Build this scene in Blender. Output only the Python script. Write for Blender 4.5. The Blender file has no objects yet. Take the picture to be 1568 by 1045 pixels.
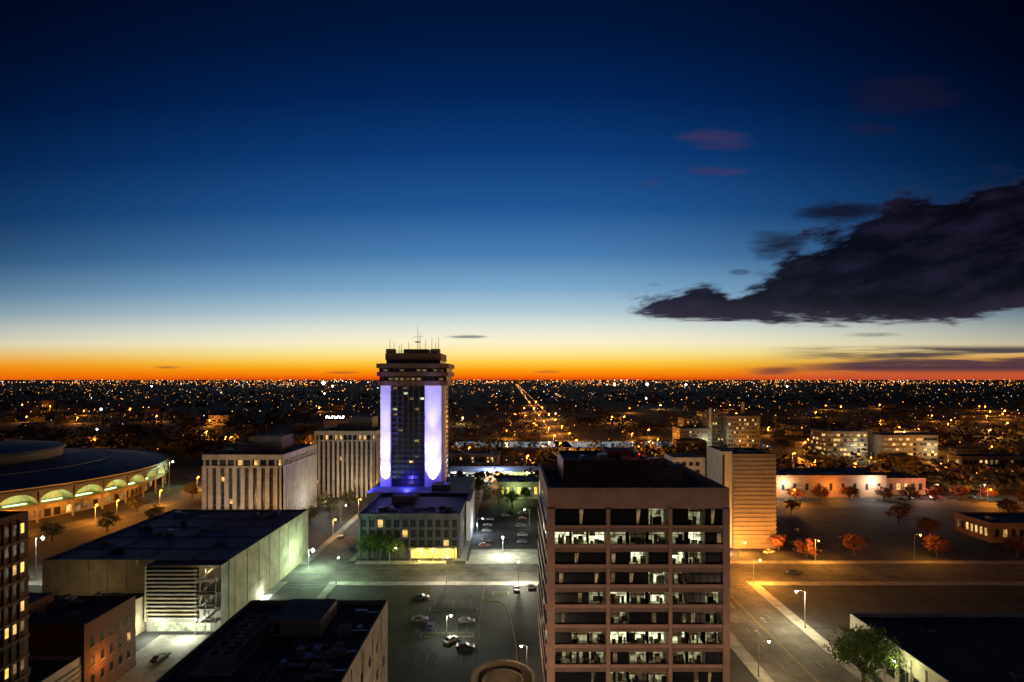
import bpy, math, random
from mathutils import Vector
random.seed(7)
R=random.random
def U(a,b): return random.uniform(a,b)
sc=bpy.context.scene
sc.view_settings.view_transform='Standard'; sc.view_settings.look='None'; sc.view_settings.exposure=0
def lin(c):
    return tuple(((x/255)/12.92 if x/255<=.04045 else ((x/255+.055)/1.055)**2.4) for x in c)
# ---------------- materials ----------------
MATS={}
def mat(name,rgb,rough=.8,var=.25,scale=.5,emit=None,es=0,metal=0,evar=0,escale=1.0,sample=False,spec=.3,detail=5):
    if name in MATS: return MATS[name]
    m=bpy.data.materials.new(name); m.use_nodes=True; nt=m.node_tree; n=nt.nodes; l=nt.links
    b=n['Principled BSDF']; b.inputs['Roughness'].default_value=rough; b.inputs['Metallic'].default_value=metal
    b.inputs['Specular IOR Level'].default_value=spec
    tc=n.new('ShaderNodeTexCoord')
    no=n.new('ShaderNodeTexNoise'); no.inputs['Scale'].default_value=scale; no.inputs['Detail'].default_value=detail; no.inputs['Roughness'].default_value=.65
    l.new(tc.outputs['Object'],no.inputs['Vector'])
    cr=n.new('ShaderNodeValToRGB'); cr.color_ramp.elements[0].position=.3; cr.color_ramp.elements[1].position=.7
    cr.color_ramp.elements[0].color=(*[max(0,c*(1-var)) for c in rgb],1); cr.color_ramp.elements[1].color=(*[min(1,c*(1+var)) for c in rgb],1)
    l.new(no.outputs['Fac'],cr.inputs[0]); l.new(cr.outputs[0],b.inputs['Base Color'])
    if emit:
        b.inputs['Emission Color'].default_value=(*emit,1); b.inputs['Emission Strength'].default_value=es
        if evar>0:
            n2=n.new('ShaderNodeTexNoise'); n2.inputs['Scale'].default_value=escale; n2.inputs['Detail'].default_value=3
            l.new(tc.outputs['Object'],n2.inputs['Vector'])
            mr=n.new('ShaderNodeMapRange'); mr.inputs[1].default_value=.35; mr.inputs[2].default_value=.65
            mr.inputs[3].default_value=es*(1-evar); mr.inputs[4].default_value=es*(1+evar)
            l.new(n2.outputs['Fac'],mr.inputs[0]); l.new(mr.outputs[0],b.inputs['Emission Strength'])
        if not sample: m.cycles.emission_sampling='NONE'
    MATS[name]=m; return m
ASPH=mat('asphalt',(.036,.036,.037),.85,.6,.1,detail=8)
ASPH2=mat('old_asphalt',(.078,.072,.064),.85,.55,.16,detail=8)
CONC=mat('concrete_paving',(.24,.23,.21),.85,.35,.35)
GRASS=mat('grass_ground',(.035,.035,.016),.95,.6,.06)
WHITEP=mat('white_paint',(.24,.24,.23),.8,.7,1.6)
YELP=mat('yellow_paint',(.30,.20,.04),.8,.6,1.6)
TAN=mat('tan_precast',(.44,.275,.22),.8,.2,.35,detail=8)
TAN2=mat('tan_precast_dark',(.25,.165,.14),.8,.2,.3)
WHITEC=mat('white_concrete',(.48,.45,.40),.8,.25,.3,detail=8)
BEIGE=mat('beige_concrete',(.30,.25,.17),.85,.4,.22,detail=8)
GREYC=mat('grey_concrete',(.24,.23,.21),.85,.3,.3)
BRICK=mat('dark_brick',(.16,.08,.05),.9,.3,1.5)
ROOF=mat('roof_membrane',(.09,.095,.11),.8,.5,.1)
ROOF2=mat('dark_roof_gravel',(.07,.07,.08),.9,.5,.2)
ROOFB=mat('blue_grey_roof',(.085,.10,.14),.6,.4,.07)
METAL=mat('galvanised_metal',(.3,.3,.3),.45,.2,2,metal=.6)
BRONZE=mat('bronze_cladding',(.16,.09,.06),.55,.2,.4)
GLASS=mat('dark_glass',(.012,.015,.02),.28,.2,.2,spec=.35)
BLACK=mat('black_void',(.01,.01,.012),.7,.2,1)
LWARM=mat('lit_window_warm',(.05,.05,.04),.6,.1,1,emit=(1,.58,.18),es=.95,evar=.7,escale=.5)
LCOOL=mat('lit_window_cool',(.05,.05,.04),.6,.1,1,emit=(.85,.95,.55),es=.85,evar=.7,escale=.5)
LDIM=mat('lit_window_dim',(.05,.05,.04),.6,.1,1,emit=(.9,.56,.24),es=.17,evar=.8,escale=.4)
LYEL=mat('lit_lobby_yellow',(.4,.35,.1),.6,.1,1,emit=(1,.72,.12),es=1.3,evar=.5,escale=.4)
RM2=mat('office_wall_glow',(.5,.5,.4),.8,.1,1,emit=(.88,.9,.55),es=1.2,evar=.75,escale=1.1)  # walls emit by themselves; the room light is put into their surface
RM1=mat('office_wall_glow_dim',(.5,.5,.4),.8,.1,1,emit=(.72,.70,.38),es=.32,evar=.9,escale=1.1)
RF2=mat('office_floor_glow',(.3,.28,.2),.8,.1,1,emit=(.8,.76,.4),es=.42,evar=.8,escale=1.4)  # floors glow too, room light put into the material
RF1=mat('office_floor_glow_dim',(.3,.28,.2),.8,.1,1,emit=(.7,.62,.3),es=.10,evar=.8,escale=1.4)
BARK=mat('bark',(.07,.05,.035),.9,.3,3)
LEAFG=mat('leaves_green',(.055,.10,.015),.8,.6,.9,detail=3)
LEAFY=mat('leaves_olive',(.11,.10,.03),.8,.6,.9,detail=3)
LEAFR=mat('leaves_russet',(.16,.05,.02),.8,.6,.9,detail=3)
LEAFD=mat('leaves_distant',(.065,.050,.02),.9,.7,.05,detail=3)
LAMPW=mat('lamp_glow_white',(1,1,1),.5,0,1,emit=(.95,1,.9),es=16)
LAMPO=mat('lamp_glow_orange',(1,.6,.2),.5,0,1,emit=(1,.42,.06),es=5)
# ---------------- mesh builder ----------------
class MB:
    def __init__(s,name): s.name=name; s.v=[]; s.f=[]; s.mi=[]; s.m=[]
    def mid(s,m):
        if m not in s.m: s.m.append(m)
        return s.m.index(m)
    def poly(s,pts,m):
        k=len(s.v); s.v+=[tuple(p) for p in pts]; s.f.append(tuple(range(k,k+len(pts)))); s.mi.append(s.mid(m))
    def box(s,x0,y0,z0,x1,y1,z1,m,top=None):
        if x0>x1:x0,x1=x1,x0
        if y0>y1:y0,y1=y1,y0
        if z0>z1:z0,z1=z1,z0
        k=len(s.v)
        s.v+=[(x0,y0,z0),(x1,y0,z0),(x1,y1,z0),(x0,y1,z0),(x0,y0,z1),(x1,y0,z1),(x1,y1,z1),(x0,y1,z1)]
        i=s.mid(m); t=s.mid(top) if top else i
        for q,mm in (((0,3,2,1),i),((4,5,6,7),t),((0,1,5,4),i),((1,2,6,5),i),((2,3,7,6),i),((3,0,4,7),i)):
            s.f.append(tuple(k+a for a in q)); s.mi.append(mm)
    def tube(s,p,q,r0,r1,m,n=8,cap=True):
        p=Vector(p);q=Vector(q);d=(q-p).normalized()
        a=d.orthogonal().normalized(); b=d.cross(a); k=len(s.v)
        for c,r in ((p,r0),(q,r1)):
            for i in range(n):
                t=2*math.pi*i/n; s.v.append(tuple(c+a*math.cos(t)*r+b*math.sin(t)*r))
        i=s.mid(m)
        for j in range(n):
            s.f.append((k+j,k+(j+1)%n,k+n+(j+1)%n,k+n+j)); s.mi.append(i)
        if cap:
            s.f.append(tuple(k+n+j for j in range(n))); s.mi.append(i)
            s.f.append(tuple(k+n-1-j for j in range(n))); s.mi.append(i)
    def prism(s,pts,z0,z1,m,top=None):
        n=len(pts);k=len(s.v)
        s.v+=[(x,y,z0) for x,y in pts]+[(x,y,z1) for x,y in pts]
        i=s.mid(m);t=s.mid(top) if top else i
        for j in range(n):
            s.f.append((k+j,k+(j+1)%n,k+n+(j+1)%n,k+n+j)); s.mi.append(i)
        s.f.append(tuple(k+n+j for j in range(n))); s.mi.append(t)
        s.f.append(tuple(k+n-1-j for j in range(n))); s.mi.append(i)
    def lathe(s,cx,cy,prof,m,n=96):
        i=s.mid(m);k=len(s.v);L=len(prof)
        for j in range(n):
            t=2*math.pi*j/n
            for r,z in prof: s.v.append((cx+r*math.cos(t),cy+r*math.sin(t),z))
        for j in range(n):
            a=k+j*L;b=k+((j+1)%n)*L
            for q in range(L-1):
                s.f.append((a+q,b+q,b+q+1,a+q+1)); s.mi.append(i)
    def octa(s,x,y,z,r,m):
        k=len(s.v)
        s.v+=[(x+r,y,z),(x,y+r,z),(x-r,y,z),(x,y-r,z),(x,y,z+r),(x,y,z-r)]
        i=s.mid(m)
        for a in range(4):
            b=(a+1)%4
            s.f.append((k+a,k+b,k+4)); s.mi.append(i); s.f.append((k+b,k+a,k+5)); s.mi.append(i)
    def finish(s,loc=None,rot=0):
        me=bpy.data.meshes.new(s.name); me.from_pydata(s.v,[],s.f)
        for m in s.m: me.materials.append(m)
        me.polygons.foreach_set('material_index',s.mi)
        me.update()
        o=bpy.data.objects.new(s.name,me); sc.collection.objects.link(o)
        if loc: o.location=loc
        o.rotation_euler[2]=rot
        return o
def parapet(b,x0,x1,y0,y1,z,h,t,m):
    b.box(x0,y0,z,x1,y0+t,z+h,m); b.box(x0,y1-t,z,x1,y1,z+h,m)
    b.box(x0,y0+t,z,x0+t,y1-t,z+h,m); b.box(x1-t,y0+t,z,x1,y1-t,z+h,m)
def clutter(b,x0,x1,y0,y1,z,n):
    for i in range(n):
        x=U(x0,x1);y=U(y0,y1);w=U(.8,2.6);d=U(.8,2.4);h=U(.5,1.7)
        b.box(x,y,z,x+w,y+d,z+h,random.choice([METAL,GREYC,ROOF]))
        if R()<.5: b.tube((x+w+.6,y,z),(x+w+.6,y,z+U(.6,1.5)),.15,.15,METAL,6)
        if R()<.35: b.box(x+w,y+d*.3,z+.2,x+w+U(2,4),y+d*.3+.5,z+.6,METAL)
def wgrid(b,face,a0,a1,c,z0,z1,nx,nz,wf,hf,plit,lits=None,dark=None,frame=None):
    lits=lits or [LWARM,LCOOL,LDIM]; dark=dark or GLASS
    dx=(a1-a0)/nx; dz=(z1-z0)/nz
    for j in range(nz):
        for i in range(nx):
            ca=a0+dx*(i+.5); w=dx*wf/2; zb=z0+dz*(j+.5)-dz*hf/2; zt=zb+dz*hf
            m=random.choice(lits) if R()<plit else dark
            e=.04
            if face=='-y': b.poly([(ca-w,c-e,zb),(ca+w,c-e,zb),(ca+w,c-e,zt),(ca-w,c-e,zt)],m)
            elif face=='+x': b.poly([(c+e,ca-w,zb),(c+e,ca+w,zb),(c+e,ca+w,zt),(c+e,ca-w,zt)],m)
            else: b.poly([(c-e,ca+w,zb),(c-e,ca-w,zb),(c-e,ca-w,zt),(c-e,ca+w,zt)],m)
            if frame:
                if face=='-y':
                    b.box(ca-w-.1,c-.18,zb-.22,ca+w+.1,c-.001,zb-.02,frame)
                    b.box(ca-.05,c-.1,zb,ca+.05,c-.05,zt,frame)
                elif face=='+x':
                    b.box(c+.001,ca-w-.1,zb-.22,c+.18,ca+w+.1,zb-.02,frame)
def light(name,loc,col,P,parent=None,r=.25,spot=None,aim=None,blend=.5):
    L=bpy.data.lights.new(name,'SPOT' if spot else 'POINT'); L.energy=P; L.color=col; L.shadow_soft_size=r
    o=bpy.data.objects.new(name,L); sc.collection.objects.link(o)
    if spot:
        L.spot_size=math.radians(spot); L.spot_blend=blend
        o.rotation_euler=(Vector(aim)-Vector(loc)).to_track_quat('-Z','Y').to_euler()
    if parent:
        o.parent=parent; loc=Vector(loc)-parent.location
    o.location=loc
    return o
OR=(1,.36,.045); WH=(.95,1,.74); CW=(.7,1,.6); PK=(1,.68,.42)
def lamp(x,y,h,col,P,ang=0,glow=None,arm=1.8,big=1):
    b=MB('street_lamp'); b.tube((0,0,0),(0,0,.5),.22,.2,GREYC); b.tube((0,0,.5),(0,0,h),.12,.07,METAL)
    c,s=math.cos(ang),math.sin(ang)
    b.tube((0,0,h-.1),(c*arm,s*arm,h+.25),.06,.05,METAL,6)
    b.tube((c*arm,s*arm,h+.27),(c*(arm+.9),s*(arm+.9),h+.3),.2,.16,METAL,8)
    g=glow or (LAMPO if col[1]<.5 else LAMPW)
    b.octa(c*(arm+.5),s*(arm+.5),h+.0,.32*big,g)
    o=b.finish((x,y,0))
    light('lamp_light',(x+c*(arm+.5),y+s*(arm+.5),h-.35*big),col,P,o,.2*big)
    return o
# ---------------- ground & roads ----------------
g=MB('ground'); S=60000
g.poly([(-S,-3000,0),(S,-3000,0),(S,S,0),(-S,S,0)],GRASS); g.finish()
def sheet(name,rects,m,z):
    b=MB(name)
    for x0,y0,x1,y1 in rects: b.poly([(x0,y0,z),(x1,y0,z),(x1,y1,z),(x0,y1,z)],m)
    return b.finish()
sheet('downtown_asphalt',[(-400,20,330,330)],ASPH,.02)
sheet('cross_street_road',[(-400,188,420,206)],ASPH2,.04)
sheet('avenue_road',[(58,20,77,187.9),(58,206.1,77,500)],ASPH2,.04)
sheet('side_street_road',[(-74,60,-60,187.9),(-74,206.1,-60,420)],ASPH2,.04)
sheet('long_avenue_road',[(44,500.1,60,9000)],ASPH2,.05)
sheet('boulevard_road',[(85,296,420,312),(-400,345,420,362)],ASPH2,.06)
sheet('river_water',[(-60,560,260,610)],mat('river_water_m',(.01,.015,.02),.15,.2,.1,spec=.6),.05)
b=MB('sidewalk')
for x0,y0,x1,y1 in [(-60,184.5,57,187.9),(-57,206.1,-24,209.5),(-17,206.1,57,209.5),(54.5,60,57.9,184.4),(77.1,60,80.5,187.9),(77.1,206.1,400,209.5),(80.6,184.5,400,187.9),
                    (-77,60,-74.1,187.9),(-59.9,60,-57,184.4),(-22,209.6,-17,345),(-59.9,209.6,-57.9,330),(-400,184.5,-130,187.9),(-76.9,206.1,-74.1,330),(54.5,209.6,57.9,300)]:
    b.box(x0,y0,0,x1,y1,.16,CONC)
b.finish()
sheet('concrete_yard_pavement',[(-92,112,-74.2,149)],CONC,.06)
sheet('plaza_pavement',[(-16,209.6,10,224)],CONC,.06)
sheet('lawn_grass',[(-40,125,-25.9,184)],GRASS,.035)
b=MB('road_markings')
for x in [-66.8]:
    for y in range(64,420,9):
        if not 186<y<206: b.box(x-.06,y,.05,x+.06,y+3.2,.062,WHITEP)
for x in (63,67.4,67.8,72.3):
    for y in range(60,480,9):
        if not 182<y<208:
            if x in(67.4,67.8): b.box(x-.06,y,.05,x+.06,y+9,.062,YELP)
            else: b.box(x-.06,y,.05,x+.06,y+3,.062,WHITEP)
for yy in (192.5,201.5):
    for x in range(-390,400,9):
        b.box(x,yy-.06,.05,x+3,yy+.06,.062,WHITEP)
b.box(-380,196.8,.05,380,196.95,.062,YELP)
for (xa,xb) in ((59,76),(-73,-61)):
    for yy in (184,208):
        b.box(xa,yy-1.3,.05,xb,yy-1.15,.063,WHITEP); b.box(xa,yy+1.15,.05,xb,yy+1.3,.063,WHITEP)
for cx,cy in ((65,150),(65,168),(70,158)):
    b.box(cx-.12,cy-1.6,.05,cx+.12,cy+1,.063,WHITEP)
    b.poly([(cx-.6,cy+1,.067),(cx+.6,cy+1,.067),(cx,cy+2.2,.067)],WHITEP)
for y0 in (134,151,168):
    for i in range(11):
        x=-23+i*2.7
        if x<-9: b.box(x-.04,y0,.03,x+.04,y0+5,.042,WHITEP)
for i in range(14):
    y=224+i*5
    for x in (-13,2): b.box(x,y,.03,x+5,y+.08,.042,WHITEP)
for j in range(3):
    for i in range(34): b.box(92+i*3,228+j*20,.03,92.06+i*3,233+j*20,.042,WHITEP)
b.finish()
def strip(b,pts,w,m,z0,z1):
    for (xa,ya),(xb,yb) in zip(pts,pts[1:]):
        d=Vector((xb-xa,yb-ya)).normalized(); n=Vector((-d.y,d.x))*w/2
        b.prism([(xa-n.x,ya-n.y),(xb-n.x,yb-n.y),(xb+n.x,yb+n.y),(xa+n.x,ya+n.y)],z0,z1,m)
b=MB('yellow_kerb')
strip(b,[(-10,172),(-4,171.5),(-2,169),(-.5,160),(.3,152),(1,144),(1.2,134)],.22,YELP,.02,.17); 
strip(b,[(-9,181),(-9,158),(-8.6,146)],.12,YELP,.02,.16); b.finish()
b=MB('ramp_wall')
strip(b,[(-2+6.5*math.cos(t),121+6.5*math.sin(t)) for t in [math.pi*i/14 for i in range(15)]],.5,BEIGE,.02,4)
strip(b,[(-2+4.2*math.cos(t),121+4.2*math.sin(t)) for t in [math.pi*i/14 for i in range(15)]],.4,BEIGE,.02,3.2); b.finish()
lamp(3.4,130,6,PK,1300,3.14,arm=.8)
b=MB('planting_island')
for x,y,w,d in ((-24,147.5,14,2.4),(-24,164.5,14,2.4),(-6,176,5,3)):
    b.box(x,y,.02,x+w,y+d,.17,CONC); b.box(x+.3,y+.3,.171,x+w-.3,y+d-.3,.25,GRASS)
b.finish()
# ---------------- main office building ----------------
b=MB('office_building'); X0,X1,Y0,Y1,ZT=7.0,43.2,113,147,45.0
bays=[(8.5,18.7),(19.5,31.1),(31.8,41.9)]
b.box(X0+.5,Y0+6,0,X1-.5,Y1,43.6,TAN,ROOF2)
rows=[(41.3,38.0)]+[(36.6-3.97*k,34.2-3.97*k) for k in range(9)]
lit=["000001010","222111120","000020210","000002100","001212101","000100001","011222221","111011110","000111000","000000000"]
b.box(X0,Y0,41.3,X1,Y0+.6,45.4,TAN)
b.box(X0,Y0+.6,43.6,X0+.6,Y1,45.3,TAN); b.box(X1-.6,Y0+.6,43.6,X1,Y1,45.3,TAN); b.box(X0+.6,Y1-.6,43.61,X1-.6,Y1,45.3,TAN)
b.box(X0+.6,Y0+.6,43.3,X1-.6,Y0+6,43.62,ROOF2)
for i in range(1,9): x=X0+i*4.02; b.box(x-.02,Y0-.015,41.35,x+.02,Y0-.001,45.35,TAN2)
for xa,xb in ((X0,8.5),(18.7,19.5),(31.1,31.8),(41.9,X1)): b.box(xa,Y0-.25,0,xb,Y0+.6,41.29,TAN)
for k,(zt,zb) in enumerate(rows):
    nz=rows[k+1][0] if k+1<len(rows) else 0
    for j,(xa,xb) in enumerate(bays):
        b.box(xa,Y0-.1,nz+.9,xb,Y0+.5,zb,TAN)
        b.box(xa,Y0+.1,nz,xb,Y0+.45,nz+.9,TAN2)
        b.box(xa,Y0+.5,zb-.9,xb,Y0+6,zb-.6,GREYC)
        w=(xb-xa)/3
        for q in range(3):
            s=lit[k][j*3+q]; a=xa+q*w; c=a+w
            if s=='0':
                b.poly([(a,Y0+.4,zb),(c,Y0+.4,zb),(c,Y0+.4,zt),(a,Y0+.4,zt)],GLASS)
                if R()<.3:
                    t=U(a,c-1); b.poly([(t,Y0+.38,zb+.2),(t+U(.4,1),Y0+.38,zb+.2),(t+.8,Y0+.38,zt-.3),(t,Y0+.38,zt-.3)],LDIM)
            else:
                wm,fm=(RM2,RF2) if s=='2' else (RM1,RF1)
                dp=U(2.5,5.3)
                b.poly([(a,Y0+dp,zb-.6),(c,Y0+dp,zb-.6),(c,Y0+dp,zt+.2),(a,Y0+dp,zt+.2)],wm)
                b.poly([(a,Y0+.5,zb-.58),(c,Y0+.5,zb-.58),(c,Y0+dp,zb-.58),(a,Y0+dp,zb-.58)],fm)
                b.box(a-.05,Y0+.5,zb-.57,a+.05,Y0+dp,zt,GREYC); b.box(c-.05,Y0+.5,zb-.57,c+.05,Y0+dp,zt,GREYC)
                for _ in range(random.randint(3,6)):
                    t=U(a+.1,c-.9); y=U(Y0+.7,Y0+dp-.5); b.box(t,y,zb-.57,t+U(.3,1.2),y+U(.3,.6),zb+U(.1,1.5),random.choice([BLACK,GREYC,BARK,BEIGE]))
                if R()<.5:
                    b.box(a+.1,Y0+.42,zt-U(.4,1.2),a+U(1.2,w),Y0+.46,zt,BEIGE)
        for q in range(1,7):
            t=xa+(xb-xa)*q/7; b.box(t-.04,Y0+.3,zb,t+.04,Y0+.39,zt,BLACK)
        b.box(xa,Y0+.28,zt-.55,xb,Y0+.37,zt-.48,BLACK)
for xs,fx in ((X0,'-x'),(X1,'+x')):
    sgn=-1 if fx=='-x' else 1
    xi=xs-sgn*.5
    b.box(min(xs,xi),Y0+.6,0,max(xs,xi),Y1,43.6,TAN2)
    for k,(zt,zb) in enumerate(rows):
        wgrid(b,fx,Y0+2,Y1-1,xs,zb,zt,8,1,.82,1,.12)
        if k: b.box(xs+sgn*.001,Y0+.61,zt+.1,xs+sgn*.35,Y1,rows[k-1][1]-.1,TAN)
b.box(11,122,43.65,29.5,138,49.2,BRONZE,ROOF2); parapet(b,11,29.5,122,138,49.2,.5,.3,BRONZE)
for i in range(9): b.box(11.2+i*2,121.9,44,11.3+i*2,121.99,49,BLACK)
b.box(29.51,126,43.65,38,140,47.4,TAN2,ROOF2); b.box(21,127,49.25,27,133,51,BRONZE,ROOF2)
clutter(b,10,40,114,120,43.65,9); clutter(b,12,28,123,136,49.2,7); clutter(b,31,36,127,138,47.4,5)
for x,y,h in ((14,128,3),(24,131,4),(33,133,3),(9,140,2)): b.tube((x,y,44),(x,y,50+h),.06,.03,METAL,5)
o=b.finish()
rl=MB('roof_beacon'); rl.tube((27.5,123,49.2),(27.5,123,50.6),.05,.05,METAL,5); rl.octa(27.5,123,50.8,.2,mat('red_beacon',(1,.1,.05),.5,0,1,emit=(1,.02,.01),es=6)); rb=rl.finish()
light('beacon_light',(27.5,122.5,50.9),(1,.05,.02),40,rb)
# ---------------- hotel tower ----------------
b=MB('hotel_tower'); tx0,tx1,ty0,ty1=-61.2,-32.0,266,292
BGL=mat('blue_dark_glass',(.015,.02,.045),.3,.3,.2,spec=.5)
b.box(tx0+1,ty0+1,0,tx1-1,ty1,64,BGL)
PIL=mat('pilaster_white',(.66,.64,.66),.7,.1,.2)
for xa,xb in ((tx0,-56.6),(-40.6,-32.9)):
    b.box(xa,ty0-1.2,0,xb,ty0+1.2,64,PIL)
    b.box(xa,ty1-1,0,xb,ty1+1,64,PIL)
b.box(tx1-1,ty0+4,0,tx1+.2,ty0+9,64,PIL)
for k in range(19):
    z=17+k*2.47
    b.box(-56.5,ty0+.55,z,-40.7,ty0+.98,z+.55,BLACK)
    b.box(tx1-1.1,ty0+9.1,z,tx1-.6,ty1-1.1,z+.5,BLACK)
    for i in range(6):
        if R()<.09:
            x=-56+i*2.55; 
            b.poly([(x+.2,ty0+.9,z+.9),(x+2.0,ty0+.9,z+.9),(x+2.0,ty0+.9,z+1.9),(x+.2,ty0+.9,z+1.9)],random.choice([LDIM,LDIM,LDIM,LWARM,LCOOL]))
for i in range(7): x=-56.3+i*2.56; b.box(x-.1,ty0+.3,17,x+.1,ty0+.54,64,BRONZE)
def oct_(x0,x1,y0,y1,c): return [(x0+c,y0),(x1-c,y0),(x1,y0+c),(x1,y1-c),(x1-c,y1),(x0+c,y1),(x0,y1-c),(x0,y0+c)]
b.prism(oct_(-62.8,-30.2,263.5,295,3),64,66.2,BRONZE)
b.prism(oct_(-62.2,-30.8,264.1,294.4,3),66.2,68.4,GLASS)
b.prism(oct_(-63.2,-29.8,263,295.5,3),68.4,70.4,BRONZE)
b.prism(oct_(-62.4,-30.6,264,294.6,3),70.4,72.2,GLASS)
b.prism(oct_(-63.4,-29.6,262.8,295.6,3),72.2,74.3,BRONZE)
b.prism(oct_(-59.2,-33.8,266,292,2),74.3,76,GLASS)
b.prism(oct_(-59.6,-33.4,265.6,292.4,2),76,79.2,BRONZE,ROOF2)
b.prism(oct_(-52,-40,272,286,1),79.2,81.4,BRONZE,ROOF2)
for i in range(11):
    x=-60+i*2.6; b.box(x,263.9,66.3,x+.25,264.05,68.3,BRONZE); b.box(x,263.8,70.5,x+.25,263.95,72.1,BRONZE)
    if R()<.45: b.poly([(x+.3,264.05,66.5),(x+2,264.05,66.5),(x+2,264.05,67.6),(x+.3,264.05,67.6)],LDIM)
    if R()<.25: b.poly([(x+.3,263.96,70.7),(x+2,263.96,70.7),(x+2,263.96,71.6),(x+.3,263.96,71.6)],LDIM)
for i in range(26):
    x=-59+i; b.tube((x,265.9,79.2),(x,265.9,80.3),.05,.05,METAL,4)
b.box(-59.2,265.85,80.3,-33.8,265.95,80.4,METAL)
for x,y,z in ((-45.5,275,93),(-44.6,276,89),(-57.5,268,86),(-56,270,84.5),(-52.5,270,84),(-49,270,85),(-41,270,86),(-38,270,87),(-36,268,84.5),(-34.6,268,87),(-54.5,275,83.5)):
    b.tube((x,y,79.2),(x,y,z),.16,.07,METAL,5)
b.tube((-48,275,87.5),(-43,275,87.5),.08,.08,METAL,4); b.tube((-46.8,275,85),(-44.2,275,85),.3,.3,METAL,6)
for k in range(2): b.box(-59+k*21,266.3,79.3,-55+k*21,270,81.2,BRONZE)
tow=b.finish()
VI=(.32,.27,1.0)
for x,P in ((-58.9,1.0),(-36.8,1.5)):
    for dx in (-1.6,1.6):
        light('facade_floodlight',(x+dx,257.5,18.2),VI,120000*P,tow,.3,spot=34,aim=(x,ty0-1.2,42),blend=1)
    light('facade_floodlight',(x,262.3,17.8),(.66,.62,1),42000*P,tow,.3,spot=60,aim=(x,ty0-1.2,27),blend=1)
    light('facade_floodlight',(x,255,18.2),(.30,.29,1),250000*P,tow,.3,spot=16,aim=(x,ty0-1.2,57),blend=1)
for x in (-48,-30,-66): light('deck_light',(x,260,19.5),(.10,.09,1),5500,tow)
b=MB('parking_podium'); POD=mat('podium_dark_concrete',(.07,.07,.08),.85,.35,.3)
b.box(-57.7,213,0,-19.3,249.9,15.5,POD,ROOFB)
b.box(-64,250,0,-19,292,17,POD,ROOFB); parapet(b,-57.7,-19.3,213,249.9,15.5,1.1,.3,POD)
for i in range(13):
    x=-57.2+i*3.1; b.box(x,212.4,0,x+.6,212.99,15.4,POD)
for k in range(3): wgrid(b,'-y',-57,-20,213,4+k*3.8,6.8+k*3.8,12,1,.6,1,.08,[LDIM,LDIM,LWARM],dark=BLACK)
wgrid(b,'+x',214,249,-19.3,4,15,12,3,.6,.55,.06,[LDIM],dark=BLACK)
b.box(-38,209.5,4.2,-21,212.3,4.9,BEIGE); 
for x in (-37.5,-33.5,-29.5,-25.5,-21.5): b.box(x,209.7,.1,x+.4,210.1,4.2,BEIGE)
b.poly([(-37.8,212.35,.2),(-20.6,212.35,.2),(-20.6,212.35,4.1),(-37.8,212.35,4.1)],LYEL)
for i in range(9): x=-37.8+i*2.15; b.box(x-.06,212.2,.2,x+.06,212.32,4.1,BLACK)
b.box(-50,236,15.6,-40,244,18.4,GREYC,ROOF); clutter(b,-55,-24,216,232,15.6,16)
b.box(-36,255,17.1,-28,262,19.6,POD,ROOF); b.box(-18.9,235,0,-17.2,262,16.5,mat('blue_column',(.4,.4,.45),.7,.1,1))
o=b.finish()
for x in (-34,-29,-24): light('canopy_light',(x,209.2,3.6),(1,.8,.25),1500,o)
light('column_light',(-14.5,245,4),(.6,.75,1),3500,o)
# ---------------- white fin office buildings ----------------
def fin_building(name,x0,x1,y0,y1,H,nf,ns,fw=.25):
    b=MB(name); b.box(x0+.6,y0+.9,0,x1-.9,y1-.6,H-4.5,GLASS)
    b.box(x0,y0,H-1.6,x1,y1,H,WHITEC,ROOF)
    b.box(x0+1.2,y0+1.3,H-4.4,x1-1.2,y1-1.2,H-1.6,GLASS)
    b.box(x0,y0,H-5.2,x1,y1,H-4.45,WHITEC)
    d=(x1-x0)/nf
    for i in range(nf+1):
        x=x0+i*d; x=min(max(x,x0+d*fw),x1-d*fw); b.box(x-d*fw,y0,0,x+d*fw,y0+.85,H-5.21,WHITEC); b.box(x-.35,y0+.2,H-4.44,x+.35,y0+1,H-1.61,WHITEC)
    d2=(y1-y0)/ns
    for i in range(ns+1):
        y=y0+i*d2; y=min(max(y,y0+d2*.3),y1-d2*.3); b.box(x1-.85,y-d2*.3,0,x1+.02,y+d2*.3,H-5.21,WHITEC); b.box(x1-1,y-.3,H-4.44,x1-.2,y+.3,H-1.61,WHITEC)
    nfl=int((H-6)/3.3)
    for k in range(nfl):
        z=1+k*3.3
        b.box(x0+.2,y0+.75,z+2.5,x1-.2,y0+.89,z+3.0,ROOF)
        for i in range(nf):
            if R()<.035: xa=x0+(i+.3)*d; b.poly([(xa,y0+.8,z+.2),(xa+d*.4,y0+.8,z+.2),(xa+d*.4,y0+.8,z+2.2),(xa,y0+.8,z+2.2)],random.choice([LDIM,LDIM,LWARM]))
    for i in range(nf):
        if R()<.25: xa=x0+(i+.3)*d; b.poly([(xa,y0+1.1,H-4.2),(xa+d*.5,y0+1.1,H-4.2),(xa+d*.5,y0+1.1,H-1.9),(xa,y0+1.1,H-1.9)],LWARM)
    parapet(b,x0,x1,y0,y1,H,.7,.4,WHITEC)
    cx=(x0+x1)/2; 
    b.box(cx-2,y0+14,H+.02,cx+12,y0+28,H+7.5,GREYC,ROOF); clutter(b,x0+2,cx-9,y0+4,y1-4,H,8); b.box(cx-9,y0+16,H+.02,cx-2.01,y0+22,H+3.5,GREYC,ROOF)
    b.tube((cx+3,y0+18,H+6),(cx+3,y0+18,H+13),.08,.05,METAL,5)
    return b.finish()
fb=fin_building('office_building',-139,-102.5,255,299,32.5,10,20)
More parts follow.
